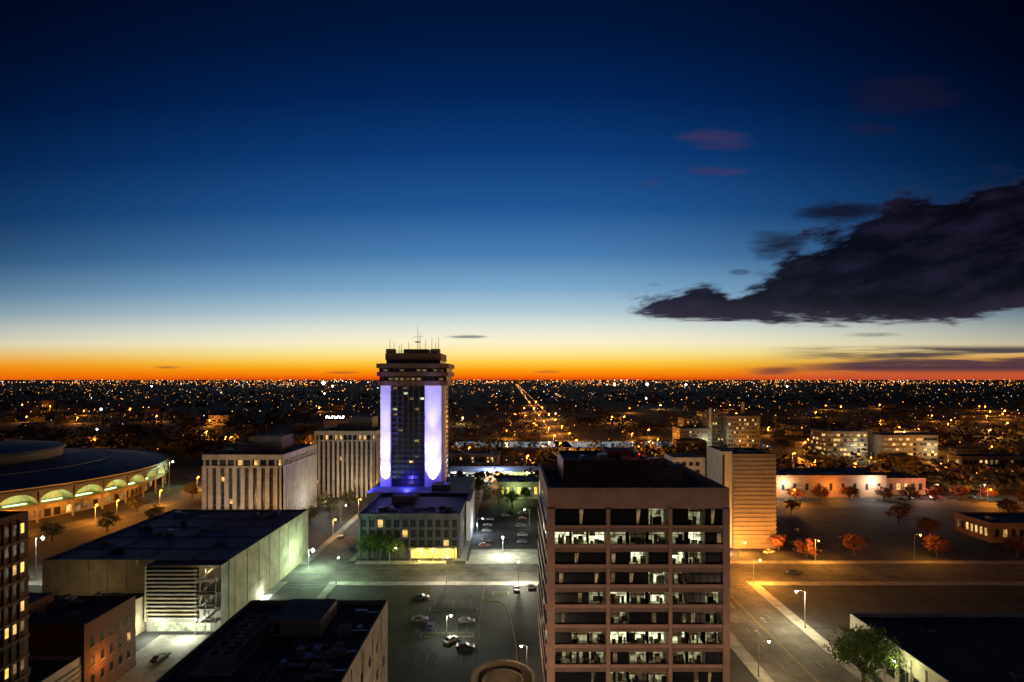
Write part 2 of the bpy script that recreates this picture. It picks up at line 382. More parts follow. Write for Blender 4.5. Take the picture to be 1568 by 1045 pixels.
light('wall_light',(-122,238,10),(1,.88,.7),4500,fb,.5); light('wall_light',(-92,278,9),(1,.9,.75),6000,fb,.5)  # free-standing lights added to brighten the pale fins, no fixture modelled
fb=fin_building('office_building',-112,-77,322,352,37,13,16)
light('wall_light',(-92,308,6),(1,.7,.4),5500,fb,.5)
b=MB('rooftop_sign'); b.box(-165,500,0,-135,520,31,GREYC,ROOF)
b.box(-164,499,31,-146,499.5,36,BLACK)
for i in range(7):
    x=-163+i*2.4; b.box(x,498.9,32.6,x+.45,498.99,34.6,LAMPW); b.box(x+.46,498.9,32.6 if i%2 else 34.1,x+1.5,498.99,33.1 if i%2 else 34.6,LAMPW)
b.finish()
# ---------------- arena ----------------
b=MB('round_arena'); cx,cy=-307,315
b.lathe(cx,cy,[(99.5,14.6),(100.6,15.0),(100.4,15.8),(98,16.4),(85,18.4),(66,20.6),(46,22.4)],ROOFB,120)
b.lathe(cx,cy,[(46,22.4),(46,26.5),(47.5,27),(47,28),(25,30),(.1,31)],ROOFB,96)
b.lathe(cx,cy,[(99.7,16.2),(99.9,16.9),(99.2,16.9),(99.1,16.2)],GREYC,120)
b.lathe(cx,cy,[(70,20.2),(70,20.5),(69.5,20.5),(69.5,20.3)],GREYC,120)
b.lathe(cx,cy,[(91,0),(91,8.0)],BEIGE,120)
b.lathe(cx,cy,[(91,8.0),(99.5,8.0),(99.8,8.1),(99.8,8.7),(91.2,8.7)],BEIGE,120)
b.lathe(cx,cy,[(91.2,8.7),(91.2,14.6),(99.5,14.6)],WHITEC,120)
NA=42; GL=mat('arch_uplight',(.6,.9,.5),.5,0,1,emit=(.62,1,.42),es=10,sample=True)
AV=mat('arch_vault_plaster',(.55,.62,.48),.8,.2,.5)
for i in range(NA):
    t=2*math.pi*i/NA; dt=2*math.pi/NA
    if not(-2.9<((t+math.pi)%(2*math.pi)-math.pi)<.6): continue
    P=lambda a,r,z:(cx+r*math.cos(a),cy+r*math.sin(a),z)
    n=12
    for q in range(n):
        s0=math.pi*q/n; s1=math.pi*(q+1)/n
        a0=t-math.cos(s0)*dt*.48; a1=t-math.cos(s1)*dt*.48; z0=8.9+5.2*math.sin(s0); z1=8.9+5.2*math.sin(s1)
        b.poly([P(a0,91.4,z0),P(a1,91.4,z1),P(a1,99.4,z1),P(a0,99.4,z0)],AV)
        b.poly([P(a0,99.4,z0),P(a1,99.4,z1),P(a1,99.4,14.7),P(a0,99.4,14.7)],ROOFB)
        b.poly([P(a0,91.5,8.8),P(a1,91.5,8.8),P(a1,91.5,z1),P(a0,91.5,z0)],AV)
    if -2.2<((t+math.pi)%(2*math.pi)-math.pi)<.5: b.poly([P(t-dt*.3,94.6,9.1),P(t+dt*.3,94.6,9.1),P(t+dt*.3,95.6,9.1),P(t-dt*.3,95.6,9.1)],GL)
    c=P(t+dt/2,98.3,0); b.tube(c,(c[0],c[1],8.7),.5,.5,BEIGE,8)
    for q in range(3):
        aa=t-dt*.4+q*dt*.3
        b.poly([P(aa,91.1,.6),P(aa+dt*.2,91.1,.6),P(aa+dt*.2,91.1,4.4),P(aa,91.1,4.4)],LWARM if R()<.2 else (LDIM if R()<.6 else GLASS))
are=b.finish()
for k in range(9):
    a=-1.9+k*.25; light('canopy_light',(cx+95.5*math.cos(a),cy+95.5*math.sin(a),6.4),OR,1400,are)
b=MB('ring_road'); 
for i in range(50):
    a0=-2.4+i*.065;a1=a0+.065
    b.poly([(cx+r*math.cos(a),cy+r*math.sin(a),.05) for r,a in ((112,a0),(126,a0),(126,a1),(112,a1))],ASPH2)
b.finish()
# ---------------- garage building left ----------------
b=MB('parking_garage'); gx0,gx1,gy0,gy1,GZ=-128,-77,155,215,17.3
b.box(gx0,gy0,0,gx1,gy1,GZ,BEIGE,ROOFB); parapet(b,gx0,gx1,gy0,gy1,GZ,.5,.35,BEIGE)
for i in range(1,5): b.box(gx0+.5,gy0+i*12,GZ+.01,gx1-.5,gy0+i*12+.25,GZ+.12,ROOF)
for i in range(1,4): b.box(gx0+i*13,gy0+.5,GZ+.01,gx0+i*13+.2,gy1-.5,GZ+.1,ROOF)
clutter(b,gx0+3,gx1-5,gy0+4,gy1-6,GZ,18)
b.box(-97,151,0,-77.2,154.99,17.6,GREYC,ROOF)
for k in range(13):
    z=3.6+k*1.05; b.box(-96.6,150.2,z,-83.2,150.95,z+.4,BEIGE if k%3 else GREYC)
b.poly([(-96.6,150.93,3.4),(-83,150.93,3.4),(-83,150.93,17),(-96.6,150.93,17)],BLACK)
b.box(-97,150.1,3,-96.61,150.99,17.6,BEIGE)
b.poly([(-95,150.9,.2),(-80,150.9,.2),(-80,150.9,2.6),(-95,150.9,2.6)],LCOOL)
for k in range(4):
    z=3.2+k*3.6; b.box(-82.8,148.6,z,-77.4,150.9,z+.18,GREYC)
    b.poly([(-82.5,149,z),(-81.9,149,z),(-77.9,149,z+3.6),(-78.5,149,z+3.6)],METAL)
    b.tube((-82.8,148.6,z+1.1),(-77.4,148.6,z+1.1),.04,.04,METAL,4)
for x in (-82.8,-80,-77.4): b.tube((x,148.6,0),(x,148.6,17.5),.1,.1,METAL,5)
for i in range(8): y=158+i*7.5; b.box(gx1+.01,y,0,gx1+.12,y+.2,GZ-.02,GREYC)
b.box(gx1+.01,gy0+1,5.6,gx1+.1,gy1,5.8,GREYC)
for i in range(6): x=-126+i*5.2; b.box(x,gy0-.15,0,x+.25,gy0-.01,GZ-.02,GREYC)
b.box(-112,gy0-8,0,-98,gy0-.35,9,BEIGE,ROOF); parapet(b,-112,-98,gy0-8,gy0-.35,9,.5,.3,BEIGE); clutter(b,-110,-101,gy0-7,gy0-3,9,3)
gar=b.finish()
light('wall_light',(-84,146,3),WH,3500,gar); light('wall_light',(-94,147,3),WH,3000,gar); light('wall_light',(-75.3,174,1.4),(.85,1,.8),1500,gar,.5)
light('wall_light',(-112,143,12),(1,.75,.35),1100,gar); light('wall_light',(-80,148,16.8),(1,.75,.35),250,gar,.4)
b=MB('brick_building'); b.box(-118,117,0,-88,133,15.6,BRICK,ROOF2); parapet(b,-118,-88,117,133,15.6,.8,.35,BRICK)
wgrid(b,'+x',118,132,-88,2,14,5,3,.35,.45,.1,[LWARM],frame=GREYC); clutter(b,-114,-92,119,130,15.6,8); b.box(-110,120,15.62,-103,128,19,BRICK,ROOF)
bb=b.finish()
light('wall_light',(-85.5,121,7),OR,900,bb)
b=MB('shop_building'); b.box(-116,96,0,-88.5,116.9,9.5,WHITEC,ROOF); parapet(b,-116,-88.5,96,116.9,9.5,.6,.3,WHITEC)
for k in range(7): b.box(-88.49,96.2,1.5+k*1.1,-88.2,116.5,1.9+k*1.1,GREYC)
clutter(b,-112,-92,99,114,9.5,9); b.finish()
b=MB('brick_office_building'); b.box(-135,56,0,-88,103.5,42,BRICK,ROOF2); parapet(b,-135,-88,56,103.5,42,1,.4,BRICK)
for k in range(11): 
    b.box(-87.99,80,2.7+k*3.5,-87.75,103.5,3.3+k*3.5,mat('brick_trim',(.2,.13,.08),.9,.2,1))
wgrid(b,'+x',84,103,-88,3.5,42,12,11,.45,.5,.27,[LWARM,LDIM,LYEL,LDIM])
for i in range(12): y=84+i*19/12; b.box(-87.99,y-.12,3.4,-87.7,y+.12,41.9,BRICK)
b.finish()
NB=mat('near_beige_wall',(.26,.22,.17),.85,.4,.3,detail=8)
b=MB('flat_roof_building'); b.box(-54.5,60,0,-26,119,20,NB,ROOF2); parapet(b,-54.5,-26,60,119,20,.8,.35,NB)
b.box(-44,104,20.02,-35,114,23,GREYC,ROOF); b.box(-43.6,103.9,20.4,-42.4,103.97,22.4,BLACK)
for i in range(5): b.box(-50,92+i*3.4,20.6,-45,94.6+i*3.4,22.2,METAL,GREYC); 
for i in range(5):
    for x in (-48.8,-46.4): b.tube((x,93.3+i*3.4,22.2),(x,93.3+i*3.4,22.5),.7,.7,BLACK,12)
b.box(-51,90,20.02,-44.4,110,20.4,GREYC)
for x in (-40,-38,-31): b.tube((x,88,20.2),(x,103,20.3),.14,.14,METAL,6)
clutter(b,-42,-29,86,102,20,12); clutter(b,-34,-29,104,116,20,4)
for i in range(8): b.box(-25.99,64+i*7,1,-25.85,64.3+i*7,20,GREYC)
wgrid(b,'+x',62,118,-26,2,18,10,3,.25,.35,.05,[LDIM]); b.finish()
# ---------------- right striped tower ----------------
b=MB('striped_office_tower'); STR=mat('ribbed_cladding',(.25,.20,.165),.75,.2,.3)
b.box(87.5,225,0,104.3,246,36.6,STR,ROOF); b.box(83.5,226,0,87.49,244,38.3,WHITEC,ROOF)
for k in range(21): b.box(87.6,224.7,1.2+k*1.7,104.4,224.99,2.1+k*1.7,STR); 
for k in range(21): b.box(104.31,225,1.2+k*1.7,104.6,246,2.1+k*1.7,STR)
b.box(83.6,225.8,2,84.4,225.99,37,BLACK); clutter(b,90,100,228,242,36.6,6); parapet(b,87.5,104.3,225,246,36.6,.8,.3,STR)
b.box(84,247,0,70,262,33,WHITEC,ROOF); wgrid(b,'-y',70.5,82,247,4,32,4,8,.6,.5,.12); st=b.finish()
light('wall_light',(90,219,3),OR,6500,st); light('wall_light',(101,218,4),OR,5000,st); light('wall_light',(84,219,2),(1,.6,.2),2500,st)
def lowb(name,x0,x1,y0,y1,z,m,plit=.2,nx=10,nz=1,lits=None,roof=None,n=5,wf=.5,hf=.5):
    b=MB(name); b.box(x0,y0,0,x1,y1,z,m,roof or ROOF); parapet(b,x0,x1,y0,y1,z,.6,.4,m)
    wgrid(b,'-y',x0+1,x1-1,y0,.8,z-.5,nx,nz,wf,hf,plit,lits)
    wgrid(b,'-x' if x0>0 else '+x',y0+1,y1-1,x0 if x0>0 else x1,.8,z-.5,max(2,int(nx/2)),nz,wf,hf,plit,lits)
    clutter(b,x0+2,x1-4,y0+2,y1-3,z,n); return b.finish()
WTAN=mat('warehouse_tan',(.30,.17,.10),.85,.35,.15,detail=8)
wl=lowb('warehouse_building',149,212,322,350,12,WTAN,.05,9,1,hf=.35,wf=.25)
lowb('warehouse_building',212.5,240,330,352,9,WTAN,.5,6,1,[LWARM])
light('wall_light',(154,318.5,8),WH,6000,wl,1.2); light('wall_light',(203,318,9),(1,.97,.85),9000,wl,1.3); light('wall_light',(228,315,8),(1,.55,.4),8000,wl,.5); light('wall_light',(180,316,6),OR,6000,wl,.3)
b=MB('shop_building'); b.box(82.6,85,0,160,139,9,WHITEC,ROOF2); parapet(b,82.6,160,85,139,9,.8,.4,WHITEC)
for i in range(12): 
    b.box(82.25,88+i*4.2,0,82.59,88.6+i*4.2,8.9,WHITEC)
wgrid(b,'-x',88.6,138.5,82.6,1,7,12,1,.7,.6,0); clutter(b,90,150,100,134,9,12); b.finish()
OFW=mat('office_offwhite',(.17,.15,.12),.85,.3,.1)
b=MB('office_building'); b.box(265,480,0,300,505,23,OFW,ROOF); b.box(310,478,0,358,500,20,OFW,ROOF); b.box(300,490,0,310,500,24,GREYC,ROOF)
for k in range(5):
    wgrid(b,'-y',265.5,299.5,480,2+k*4,5.4+k*4,12,1,.9,.6,.8,[LDIM,LDIM,LWARM]); wgrid(b,'-x',481,504,265,2+k*4,5.4+k*4,8,1,.9,.6,.6,[LDIM,LWARM])
    if k<4: wgrid(b,'-y',310.5,357.5,478,2+k*4.3,5.4+k*4.3,16,1,.9,.6,.8,[LDIM,LDIM,LWARM])
    b.box(264.9,479.4,1.4+k*4,300,479.9,2.2+k*4,OFW)
clutter(b,268,295,484,500,23,5); ob=b.finish(); light('wall_light',(292,472,9),(1,.95,.65),9000,ob,1.8); light('wall_light',(352,472,9),(1,.9,.55),4500,ob,1)
b=MB('hospital_building')
for x0,x1,y0,y1,z in ((158,187.9,535,560,20),(188,206,560,580,34),(206.1,238,545,575,31),(172,187.8,570,590,27),(150,178,520,534,10)):
    b.box(x0,y0,0,x1,y1,z,OFW,ROOF); parapet(b,x0,x1,y0,y1,z,.8,.5,OFW)
    wgrid(b,'-y',x0+1,x1-1,y0,2,z-1,int((x1-x0)/2.6),int(z/4),.6,.45,.22,[LDIM,LDIM,LCOOL,LWARM]); wgrid(b,'-x',y0+1,y1-1,x0,2,z-1,6,int(z/4),.6,.45,.2,[LDIM,LWARM])
b.box(186,536,0,187.8,536.5,40,WHITEC); b.box(232,575.1,0,235,576,44,WHITEC)
hb=b.finish(); light('wall_light',(182,528,10),WH,5500,hb,.8); light('wall_light',(202,540,12),(.95,1,.7),3000,hb,.5); light('wall_light',(222,536,8),OR,6500,hb,.5)
lowb('retail_building',196,245,233,252,7.5,WTAN,.7,14,1,[LWARM,LDIM],wf=.5)
lowb('retail_building',340,420,430,445,8,OFW,.5,20,1,[LWARM,LDIM])
lowb('retail_building',330,400,390,405,6,WTAN,.4,20,1,[LWARM,LDIM])
b=MB('transit_pavilion'); PR=mat('pale_roof',(.55,.58,.62),.6,.1,.2); b.box(-42,372,0,20,392,7,WHITEC,PR); wgrid(b,'-y',-41,19,372,.8,6,20,1,.75,.6,.6,[LCOOL,LWARM,LDIM])
for i in range(16): b.box(-42+i*4.1,369,0,-41.6+i*4.1,369.4,6.4,WHITEC)
b.box(-43,368,6.4,21,371.99,7.1,WHITEC,PR); o=b.finish()
for x in (-35,-18,-2,12): light('canopy_light',(x,366,5.5),(.75,.9,1) if x<-10 else (.7,1,.4),5000,o)
light('roof_wash_light',(-12,378,13),(.5,.62,1),14000,o)
mb_=lowb('museum_building',-8,22,318,340,9,GREYC,.5,9,1,[LCOOL,LYEL]); light('wall_light',(2,312,5),(.7,1,.35),4000,mb_,.4)
lowb('riverfront_building',-60,-10,440,455,9,OFW,.4,16,1,[LWARM])
# ---------------- distant buildings mass ----------------
occ=[(-64,213,-17,300),(-145,250,-98,305),(-115,318,-74,356),(-430,190,-190,440),(-130,100,-75,218),(60,20,110,265),(145,318,245,356),(260,470,362,510),(148,515,242,595),(190,230,250,256),(325,385,425,448),(-45,365,24,395),(-10,315,24,342),(-62,436,-8,458),(-168,495,-130,525),(5,100,48,150),(40,480,64,9000),(-62,558,262,612)]
def free(x,y,r=6):
    return not any(a-r<x<c+r and bb-r<y<d+r for a,bb,c,d in occ)
DB=[mat('distant_wall_%d'%i,c,.9,.3,.1) for i,c in enumerate([(.10,.09,.08),(.14,.10,.07),(.09,.06,.05),(.16,.13,.10)])]
b=MB('distant_buildings'); n=0
while n<380:
    y=350+2600*R()**1.6; x=U(-1.05,1.05)*y
    w=U(8,34);d=U(8,22);h=random.choice([4,4,5,5,6,7,8,9]) + (U(4,10) if R()<.04 else 0)
    if not free(x+w/2,y+d/2,w/2+4): continue
    m=random.choice(DB); b.box(x,y,0,x+w,y+d,h,m,random.choice([ROOF2,BLACK,ROOF2]))
    if h<6 and R()<.6:
        b.prism([(x-.4,y-.4),(x+w+.4,y-.4),(x+w+.4,y+d+.4),(x-.4,y+d+.4)],h+.01,h+.3,ROOF2)
        b.poly([(x,y,h+.3),(x+w,y,h+.3),(x+w,y+d/2,h+2.4),(x,y+d/2,h+2.4)],ROOF2); b.poly([(x,y+d/2,h+2.4),(x+w,y+d/2,h+2.4),(x+w,y+d,h+.3),(x,y+d,h+.3)],ROOF2)
    pl=random.choice([0,0,.03,.06,.25])
    wgrid(b,'-y',x+.5,x+w-.5,y,.8,h-.4,max(2,int(w/3.5)),max(1,int(h/3.8)),.5,.4,pl,[LWARM,LDIM,LDIM])
    n+=1
b.finish()
# ---------------- lights field ----------------
cols={'o':(1,.33,.035),'y':(1,.55,.15),'w':(.9,.95,1),'g':(.55,1,.6),'r':(1,.08,.04)}
LM={}
for k,c in cols.items():
    for i,s in enumerate((1.0,2.4,4.5)): LM[k,i]=mat('city_light_%s%d'%(k,i),c,.5,0,1,emit=c,es=s)
b=MB('city_lights')
for i in range(5200):
    q=(-27*math.log(max(1e-4,R()))+1.5 if R()<.70 else U(.6,11))+U(0,2)
    if q>200: continue
    y=58357/q*U(.97,1.03)
    if y<350: continue
    x=U(-1.08,1.08)*y
    az=x/y
    if math.sin(az*9+math.log(y)*5)+math.sin(az*23+q*.31+2)+U(-1.5,1.5)<-.25 and q>7: continue
    t=R()
    if t<.3: x=round(x/170)*170+U(-4,4)
    elif t<.6: y=round(y/180)*180+U(-6,6)
    if not free(x,y,2) and not 40<x<64: continue
    k=random.choices('oywgr',[70,19,7,2,2])[0]; s=random.choices([0,1,2],[42,38,20])[0]
    if q<11: s=min(2,s+(R()<.5))
    r=max(.3,.00046*y)*U(.6,1.3)*(1,1.1,1.45)[s]; b.octa(x,y,U(5,10)+y*.0008,r,LM[k,s])
y=500
while y<7000:
    for x in (43.5,60.5):
        if R()<.85:
            r=max(.3,.0006*y)*U(.6,1.2); b.octa(x,y*U(.99,1.01),8.5,r,LM['o' if R()<.85 else 'y',1 if R()<.5 else 2])
    if R()<.5: b.octa(U(46,58),y+U(0,30),1,max(.3,.0004*y),LM[random.choice('ywr'),2])
    y*=1.045
b.finish()
b=MB('distant_street_lights'); pts=[]
def add(x,y,h,k,P): pts.append((x,y,h,k,P))
for y in (520,590,680,790,930,1150,1450): add(43,y,9,'o',24000); add(61,y+25,9,'o',24000)
for x in (-380,-330,-280,-235,-190,-150): add(x,200+ (x+400)*.35,9,'o',13000)
for a in (-1.9,-1.6,-1.3,-1.0,-.7,-.4,-.1,.25): add(cx+120*math.cos(a),cy+120*math.sin(a),8,'o',15000)
for x in (-160,-120,-88,-10,40,90,130,175,230,290,350): add(x,U(352,358),8,'o',15000)
for x in (100,150,255,300,345,390): add(x,305,8,'o',15000)
for y in (265,300,340,380,430,480): add(79.5,y,8,'o',10000)
for y in (240,280,320,370,410): add(-75.5,y,8,'y',3500)
for x,y in ((95,420),(130,450),(165,400),(205,430),(240,400),(110,500),(270,430),(300,400),(130,620),(250,620),(290,560),(330,600),(380,560),(420,500),(460,620)): add(x,y,8,'o',20000)
c=0
while c<80:
    y=400+900*R()**1.5; x=U(-1,1.02)*y
    if x<0 and R()<.4: continue
    if free(x,y,4): add(x,y,9,random.choices('oyw',[88,10,2])[0],16000+y*24); c+=1
for x,y,h,k,P in pts:
    b.tube((x,y,0),(x,y,h),.12,.08,METAL,5); b.tube((x,y,h),(x+1.2,y-.6,h+.2),.07,.07,METAL,4); b.octa(x+1.2,y-.6,h-.05,max(.5,y*.0016),LM[k,2])
dl=b.finish()
for x,y,h,k,P in pts: light('lamp_light',(x+1.2,y-.8,h-.9-y*.0015),cols[k],P,dl,.3)
b=MB('stadium_floodlight')
for x,y,z,r in ((-1160,3500,32,13),(-722,1000,12,2.2),(-430,590,14,1.1),(-820,2600,30,5),(760,3200,30,8),(-560,1700,22,2.2),(630,3500,25,8),(330,1400,18,2.0),(1450,3000,25,5),(1100,3600,25,7),(-700,3400,25,6),(-1900,3000,25,5)):
    b.tube((x,y,0),(x,y,z),.3,.2,METAL,6); b.box(x-r,y-.2,z-.1,x+r,y+.2,z+.15,METAL); b.octa(x,y-.5,z+r,r,LAMPW)
b.finish()
# ---------------- near street lamps ----------------
lamp(-3.5,217,7.5,WH,15000,-1.57,big=1.3); lamp(2,183.5,7.5,(1,.95,.66),20000,1.57); lamp(-21.5,186.5,8,(1,.9,.62),7500,1.57)
lamp(78.8,153,10,(1,.90,.55),17000,3.14,big=1.3); lamp(-71.5,200,7,(.62,1,.66),15000,0,arm=1,big=2); lamp(-80,266,8,(.9,1,.6),5500,0)
lamp(-17,148,5.5,WH,2600,0,arm=.6,big=1.2); lamp(85,213,6,OR,12000,0,big=1.5); lamp(79,186,8,OR,30000,0,big=1.3); lamp(112,210,8,OR,12000,-1.57)
lamp(-159,190,14,WH,10000,0,big=2); lamp(-208,345,17,CW,9000,0,big=1.6); lamp(-15,245,7,WH,1100,0); lamp(8,262,7,WH,1400,3.14)
lamp(53,82,9,PK,13000,0); lamp(3,84,9,PK,14000,0); lamp(-20,100,8,PK,1500,0)  # lamps before the office are unseen, added to brighten its facade
lamp(81,117,9,(.95,.95,.4),1500,3.14); lamp(53,165,8,OR,8000,0); lamp(55.5,128,8,(1,.75,.35),3500,0); lamp(-58,150,8,(.6,1,.66),3500,3.14); lamp(-57.5,186,8,(.6,1,.62),6500,1.57); lamp(150,212,9,OR,5000,0); lamp(195,186,9,OR,5000,1.57); lamp(250,212,9,OR,7000,-1.57)
lamp(250,240,8,OR,8000,3.14,big=1.8); lamp(236,318,8,(1,.40,.22),9000,0); lamp(262,318,8,WH,6000,0); lamp(290,316,8,(1,.42,.12),8000,0)
lamp(-45,209,5,(1,.75,.3),700,0); lamp(-130,225,8,OR,9000,0); lamp(-100,240,8,(1,.45,.08),7000,0)
# ---------------- cars ----------------
def car(x,y,rot,rgb,name='parked_car'):
    p=mat('car_paint_%d_%d_%d'%tuple(int(c*99) for c in rgb),rgb,.3,.05,1,spec=.6); b=MB(name); W=.9
    prof=[(-2.25,.32),(-2.3,.75),(-2.15,.93),(-1.55,1.0),(1.0,.98),(1.95,.84),(2.25,.66),(2.28,.32)]
    n=len(prof); ins=lambda z:W if z<.85 else W-.07
    L=[(a,-ins(z),z) for a,z in prof]; Rr=[(a,ins(z),z) for a,z in prof]
    b.poly(L,p); b.poly(Rr[::-1],p)
    for i in range(n): j=(i+1)%n; b.poly([L[i],Rr[i],Rr[j],L[j]],p)
    q=[(-1.75,-.8,.99),(.95,-.8,.975),(.95,.8,.975),(-1.75,.8,.99)]; t=[(-1.15,-.62,1.44),(.2,-.62,1.46),(.2,.62,1.46),(-1.15,.62,1.44)]
    for i in range(4): j=(i+1)%4; b.poly([q[i],q[j],t[j],t[i]],GLASS)
    b.poly(t,p)
    for s in (-1,1):
        b.tube((-.45,s*.81,.98),(-.45,s*.635,1.45),.05,.05,p,4); b.tube((-1.75,s*.8,1),(-1.15,s*.63,1.45),.06,.06,p,4); b.tube((.95,s*.8,1),(.2,s*.63,1.46),.05,.05,p,4)
        for a in (-1.4,1.4):
            b.tube((a,s*.72,.33),(a,s*.92,.33),.33,.33,BLACK,14); b.tube((a,s*.921,.33),(a,s*.935,.33),.18,.18,METAL,10)
        b.box(2.2,s*.55-.17,.58,2.29,s*.55+.17,.7,METAL); b.box(-2.3,s*.6-.17,.7,-2.2,s*.6+.17,.85,mat('tail_lamp',(.5,.02,.02),.3,0,1))
        b.box(.6,s*.9-.03,.98,.8,s*.9+.14,1.1,p)
    return b.finish((x,y,.03),rot)
CC=[(.10,.10,.11),(.05,.06,.08),(.12,.02,.02),(.02,.03,.08),(.22,.22,.22),(.05,.05,.055),(.1,.09,.07)]
for x,y,r in ((-27.6,173.5,0),(-25.5,157.5,.1),(-22,153,1.57),(-12.5,156.5,.0),(1.5,180.6,1.57),(6,182,1.57),(-11.6,141.5,0),
              (-11,228,0),(-10.5,235,0),(-11,250,0),(-11,260,0),(-10.8,270,3.14),(4,233,0),(4.5,243,0),(4,258,0),(-3,278,0),(5,272,0),(5,282,0),
              (-62,222,1.57),(-62,230,1.57),(-72,240,1.57),(97,196,0),(108,230,1.57),(114,230.5,1.57),(126,250,1.57),(62,178,1.57),(216,316,0),(222,317,1.57),(228,318,1.57),(234,319,1.57),(240,320,1.57),(246,319,1.57),(252,320,1.57),(258,319,1.57),(-150,243,.3),(-178,205,.1)):
    car(x,y,r,random.choice(CC))
car(-15.5,145,.9,(.35,.35,.34)); car(99,219,.5,(.6,.6,.58)); car(-84,136,1.4,(.05,.06,.08)); 
# ---------------- trees ----------------
def tree(x,y,h,r,m,name='deciduous_tree',nc=26,nl=60,ls=.42):
    b=MB(name); th=h*.36
    b.tube((0,0,0),(U(-.2,.2),U(-.2,.2),th),r*.07+.08,r*.045+.05,BARK,8)
    cz=h*.64; 
    for i in range(nc):
        a=U(0,6.28); e=math.acos(U(-.75,1)); rr=r*U(.35,.95)*(1.12 if R()<.2 else 1)
        c=Vector((rr*math.sin(e)*math.cos(a),rr*math.sin(e)*math.sin(a),cz+(h*.36)*math.cos(e)*U(.6,1)))
        if i%3==0: b.tube((0,0,th*U(.7,1)),tuple(c*.9+Vector((0,0,cz*.05))),r*.03+.03,.02,BARK,5)
        cr=r*U(.22,.42)
        for k in range(nl):
            p=c+Vector((random.gauss(0,1),random.gauss(0,1),random.gauss(0,.8)))*cr*.55
            u=Vector((U(-1,1),U(-1,1),U(-1,1))).normalized(); v=u.orthogonal().normalized(); s=ls*U(.5,1.2)
            b.poly([p-u*s*.5,p+v*s*.35,p+u*s*.5,p-v*s*.35],m)
    return b.finish((x,y,0),U(0,6))
tree(73.5+2,122,13.5,6,LEAFG,nc=60,nl=120,ls=.5)
for x,r in ((156,4.6),(170,4.6),(186,5),(205,4.2),(219,4.8),(233,4.5),(247,4.6),(262,4.4)): tree(x,313.5,7.5,r,LEAFR,ls=.9,nl=44)
for x,y,h,r,m in ((-49,209.8,10,4.5,LEAFG),(-54,211,9,4,LEAFG),(-43,210,8,3.4,LEAFG),(-15,300,11,6,LEAFG),(-7,305,10,5,LEAFY),(0,298,8,4.5,LEAFG),(-20,330,9,5,LEAFG),(8,308,8,4,LEAFG),(-93,262,8,4,LEAFY),(-88,275,9,4,LEAFY),(-95,290,9,4.5,LEAFY),(-86,300,8,4,LEAFY),
    (110,212.5,7,3.4,LEAFR),(104,222,6,3,LEAFR),(130,216,8,4,LEAFR),(160,214,8,4,LEAFR),(190,214,8,4,LEAFR),(140,285,7,3.6,LEAFR),(30,312,9,4,LEAFG),(-190,235,8,4,LEAFY),(-178,250,8,4,LEAFY),(-165,262,8,4,LEAFY),(-200,222,8,4,LEAFY),(215,222,8,4,LEAFR),(262,255,9,5,LEAFR),(270,300,8,4,LEAFR),(-188,285,8,4,LEAFY),(-180,320,8,4,LEAFY),
    (-62,300,9,4,LEAFY),(-68,310,8,4,LEAFY),(-58,318,9,4.5,LEAFY),(175,240,8,4,LEAFR),(178,262,9,4.5,LEAFR),(255,225,8,4,LEAFR),(240,275,9,4.5,LEAFR),(120,290,8,4,LEAFR),(100,285,8,4,LEAFY)):
    tree(x,y,h,r,m,ls=.75,nl=40)
b=MB('distant_trees'); n=0
while n<6500:
    y=335+2700*R()**1.9; x=U(-1.08,1.08)*y
    if not free(x,y,3): continue
    if (math.sin(x*.013+1)+math.sin(y*.017+x*.004)+U(-1.2,1.2))<-.5: continue
    h=U(6,13);r=U(3.5,7)
    for k in range(14):
        a=U(0,6.28);e=math.acos(U(-.5,1)); rr=r*U(.4,1)
        p=Vector((x+rr*math.sin(e)*math.cos(a),y+rr*math.sin(e)*math.sin(a),h*.55+h*.42*math.cos(e)))
        u=Vector((U(-1,1),U(-1,1),U(-.6,.6))).normalized();v=u.orthogonal().normalized();s=U(1.2,3)
        b.poly([p-u*s*.6,p+v*s*.5,p+u*s*.6,p-v*s*.5],LEAFD)
    n+=1
b.finish()
# ---------------- sky ----------------
w=bpy.data.worlds.new('World'); sc.world=w; w.use_nodes=True; nt=w.node_tree; N=nt.nodes; Lk=nt.links
w.cycles.sampling_method='MANUAL'; w.cycles.sample_map_resolution=256
bg=N['Background']; bg.inputs[1].default_value=1
tc=N.new('ShaderNodeTexCoord'); sp=N.new('ShaderNodeSeparateXYZ'); Lk.new(tc.outputs['Generated'],sp.inputs[0])
def M(op,a,b=None,c=None):
    n=N.new('ShaderNodeMath'); n.operation=op
    for i,s in enumerate((a,b,c)):
        if s is None: continue
        if isinstance(s,(int,float)): n.inputs[i].default_value=s
        else: Lk.new(s,n.inputs[i])
    return n.outputs[0]
def SM(x,a,b):
    n=N.new('ShaderNodeMapRange'); n.interpolation_type='SMOOTHSTEP'; n.inputs[1].default_value=a; n.inputs[2].default_value=b
    Lk.new(x,n.inputs[0]); return n.outputs[0]
def ramp(x,stops,mode='LINEAR'):
    n=N.new('ShaderNodeValToRGB'); cr=n.color_ramp; cr.interpolation=mode
    while len(cr.elements)<len(stops): cr.elements.new(1)
    for e,(p,c) in zip(cr.elements,stops): e.position=p; e.color=(*c,1)
    Lk.new(x,n.inputs[0]); return n.outputs[0]
def mix(f,a,b,mode='MIX'):
    n=N.new('ShaderNodeMix'); n.data_type='RGBA'; n.blend_type=mode
    if isinstance(f,(int,float)): n.inputs[0].default_value=f
    else: Lk.new(f,n.inputs[0])
    for i,s in ((6,a),(7,b)):
        if isinstance(s,tuple): n.inputs[i].default_value=(*s,1)
        else: Lk.new(s,n.inputs[i])
    return n.outputs[2]
